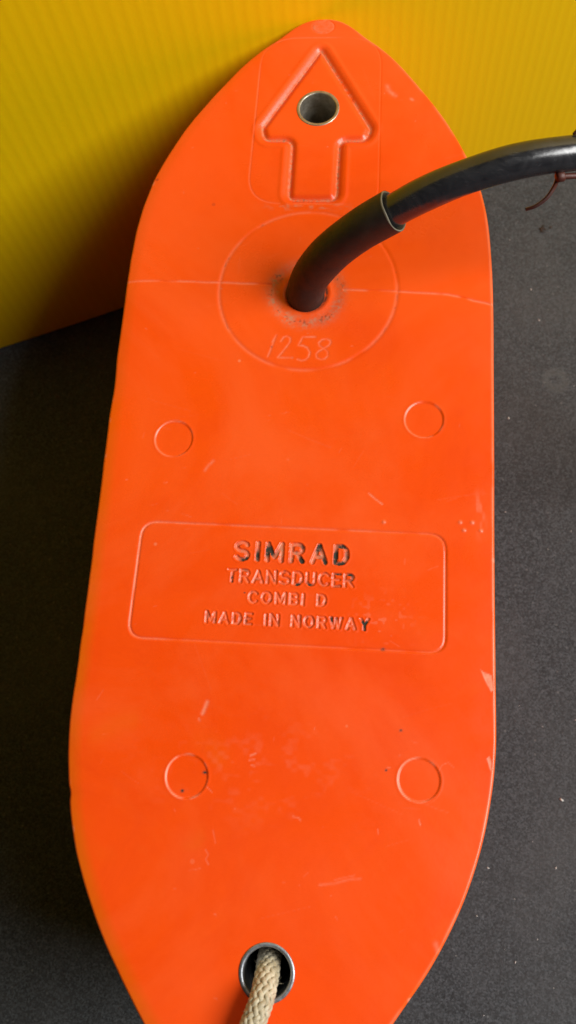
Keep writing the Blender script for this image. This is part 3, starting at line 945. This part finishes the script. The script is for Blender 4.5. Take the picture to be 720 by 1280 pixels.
tp = catmull([W(68.6, 158.1, 43.2), W(67.9, 156.5, 41.6), W(66.2, 154.3, 40), W(63.6, 152.8, 38.6), W(61.2, 152.6, 37.4)], 8)
bm_obj('tail', tube_bm(tp, [0.00062 - 0.00018 * i / len(tp) for i in range(len(tp))], 8), M_TIE, TIE)

# ------------------------------------------------------------------ braided rope through the lower hole
RP_ = [(0.6, -41.8, -17), (0.7, -42.6, -9), (1.0, -44.4, -3.2), (0.9, -46.6, 0.6), (0.4, -50.3, 3.4), (-1.0, -54.7, 4.1), (-2.8, -60, 3.9), (-5, -68, 3.8), (-9, -80, 3.7), (-15, -94, 1.0), (-20, -102, -10), (-23, -107, -28)]
rpath = catmull([Vector((x * MM, y * MM, H + z * MM)) for x, y, z in RP_], 40)
ROPE = empty('rope', rpath[0])
tag(ROPE, 'beige braided cord threaded through the lower steel-rimmed hole', 'rope')
cum = [0.0]
for a, b in zip(rpath[:-1], rpath[1:]): cum.append(cum[-1] + (b - a).length)
LR = cum[-1]
import bisect
rfr = frames(rpath)
def rope_at(s):
    i = min(max(bisect.bisect_left(cum, s) - 1, 0), len(cum) - 2)
    f = (s - cum[i]) / max(cum[i + 1] - cum[i], 1e-9)
    return rpath[i].lerp(rpath[i + 1], f), rfr[i]
core_pts = [p - rpath[0] for p in rpath[::6]]
bm_obj('core', tube_bm(core_pts, [0.0023] * len(core_pts), 14), M_ROPE, ROPE)
NS, PITCH, R0 = 10, 0.027, 0.00258
ns = 430
for hand in (1, -1):
    for k in range(NS):
        bm = bmesh.new()
        cen = []
        for i in range(ns + 1):
            s = LR * i / ns
            ph = hand * 2 * math.pi * s / PITCH + 2 * math.pi * k / NS
            p, (t, n_, b_) = rope_at(s)
            d = n_ * math.cos(ph) + b_ * math.sin(ph)
            # over two, under two
            ov = hand * math.cos(2 * math.pi * NS * s / PITCH)
            cen.append((p - rpath[0] + d * (R0 + 0.0002 * ov), d))
        rings = []
        for i in range(ns + 1):
            a, b = cen[max(0, i - 1)][0], cen[min(ns, i + 1)][0]
            t = (b - a).normalized()
            c, d = cen[i]
            w = t.cross(d).normalized()
            rings.append([bm.verts.new(c + w * (0.00068 * math.cos(q)) + d * (0.00044 * math.sin(q))) for q in [2 * math.pi * j / 8 for j in range(8)]])
        for r0, r1 in zip(rings[:-1], rings[1:]):
            for j in range(8):
                bm.faces.new((r0[j], r0[(j + 1) % 8], r1[(j + 1) % 8], r1[j]))
        bmesh.ops.recalc_face_normals(bm, faces=bm.faces[:])
        bm_obj('strand', bm, M_ROPE, ROPE)
# loose hairs where the cord rubs on the rim
rng = random.Random(3)
bm = bmesh.new()
for k in range(26):
    s = rng.uniform(0.008, 0.045)
    p, (t, n_, b_) = rope_at(s)
    a = rng.uniform(0, 6.28)
    d = n_ * math.cos(a) + b_ * math.sin(a)
    p = p - rpath[0] + d * 0.0033
    L = rng.uniform(0.001, 0.0026)
    q = p + d * L * 0.7 + t * L * rng.uniform(-0.8, 0.8)
    w = t.cross(d) * 0.00005
    h2 = t * 0.00005
    v = [bm.verts.new(p + w), bm.verts.new(p - w), bm.verts.new(p + h2), bm.verts.new(q)]
    bm.faces.new((v[0], v[1], v[3])); bm.faces.new((v[1], v[2], v[3])); bm.faces.new((v[2], v[0], v[3]))
fz = bm_obj('loose_fibres', bm, M_ROPE, ROPE)
fz['kind'] = 'stuff'

# ------------------------------------------------------------------ lint and crumbs on the table
rng = random.Random(21)
bm = bmesh.new()
spots = [(102.7, 2.0, 0.9), (73.9, -25.2, 0.6), (99.9, -23.5, 0.6), (69.6, -42.8, 0.5), (83.6, 165.2, 0.8), (94.6, 231.2, 0.7), (81.8, 120.9, 0.35), (109.3, 33.4, 0.5), (98, 215, 0.5), (112, -60, 0.5), (84, -58, 0.45)]
for k in range(28):
    spots.append((rng.uniform(60, 125), rng.uniform(-90, 260), rng.uniform(0.15, 0.36)))
for k in range(12):
    spots.append((rng.uniform(-165, -70), rng.uniform(-110, 180), rng.uniform(0.12, 0.3)))
for (x, y, s) in spots:
    mtx = Matrix.Translation((x * MM, y * MM, s * 0.25 * MM)) @ Matrix.Rotation(rng.uniform(0, 3.1), 4, 'Z') @ Matrix.Diagonal((s * MM * rng.uniform(0.5, 1.3), s * MM * 0.45, s * MM * 0.35, 1))
    bmesh.ops.create_icosphere(bm, subdivisions=1, radius=1.0, matrix=mtx)
tag(bm_obj('lint_specks', bm, M_LINT), 'tiny pale lint specks scattered on the black surface', kind='stuff')
bm = bmesh.new()
for k in range(9):
    x, y, s = 101.8 + rng.gauss(0, 1.3), 264.0 + rng.gauss(0, 0.8), rng.uniform(0.35, 0.9)
    mtx = Matrix.Translation((x * MM, y * MM, s * 0.3 * MM)) @ Matrix.Rotation(rng.uniform(0, 3.1), 4, 'Z') @ Matrix.Diagonal((s * MM * 1.4, s * MM * 0.7, s * MM * 0.5, 1))
    bmesh.ops.create_icosphere(bm, subdivisions=1, radius=1.0, matrix=mtx)
tag(bm_obj('dark_crumbs', bm, M_CRUMB), 'few dark crumbs lying on the black surface near the yellow sheet', kind='stuff')
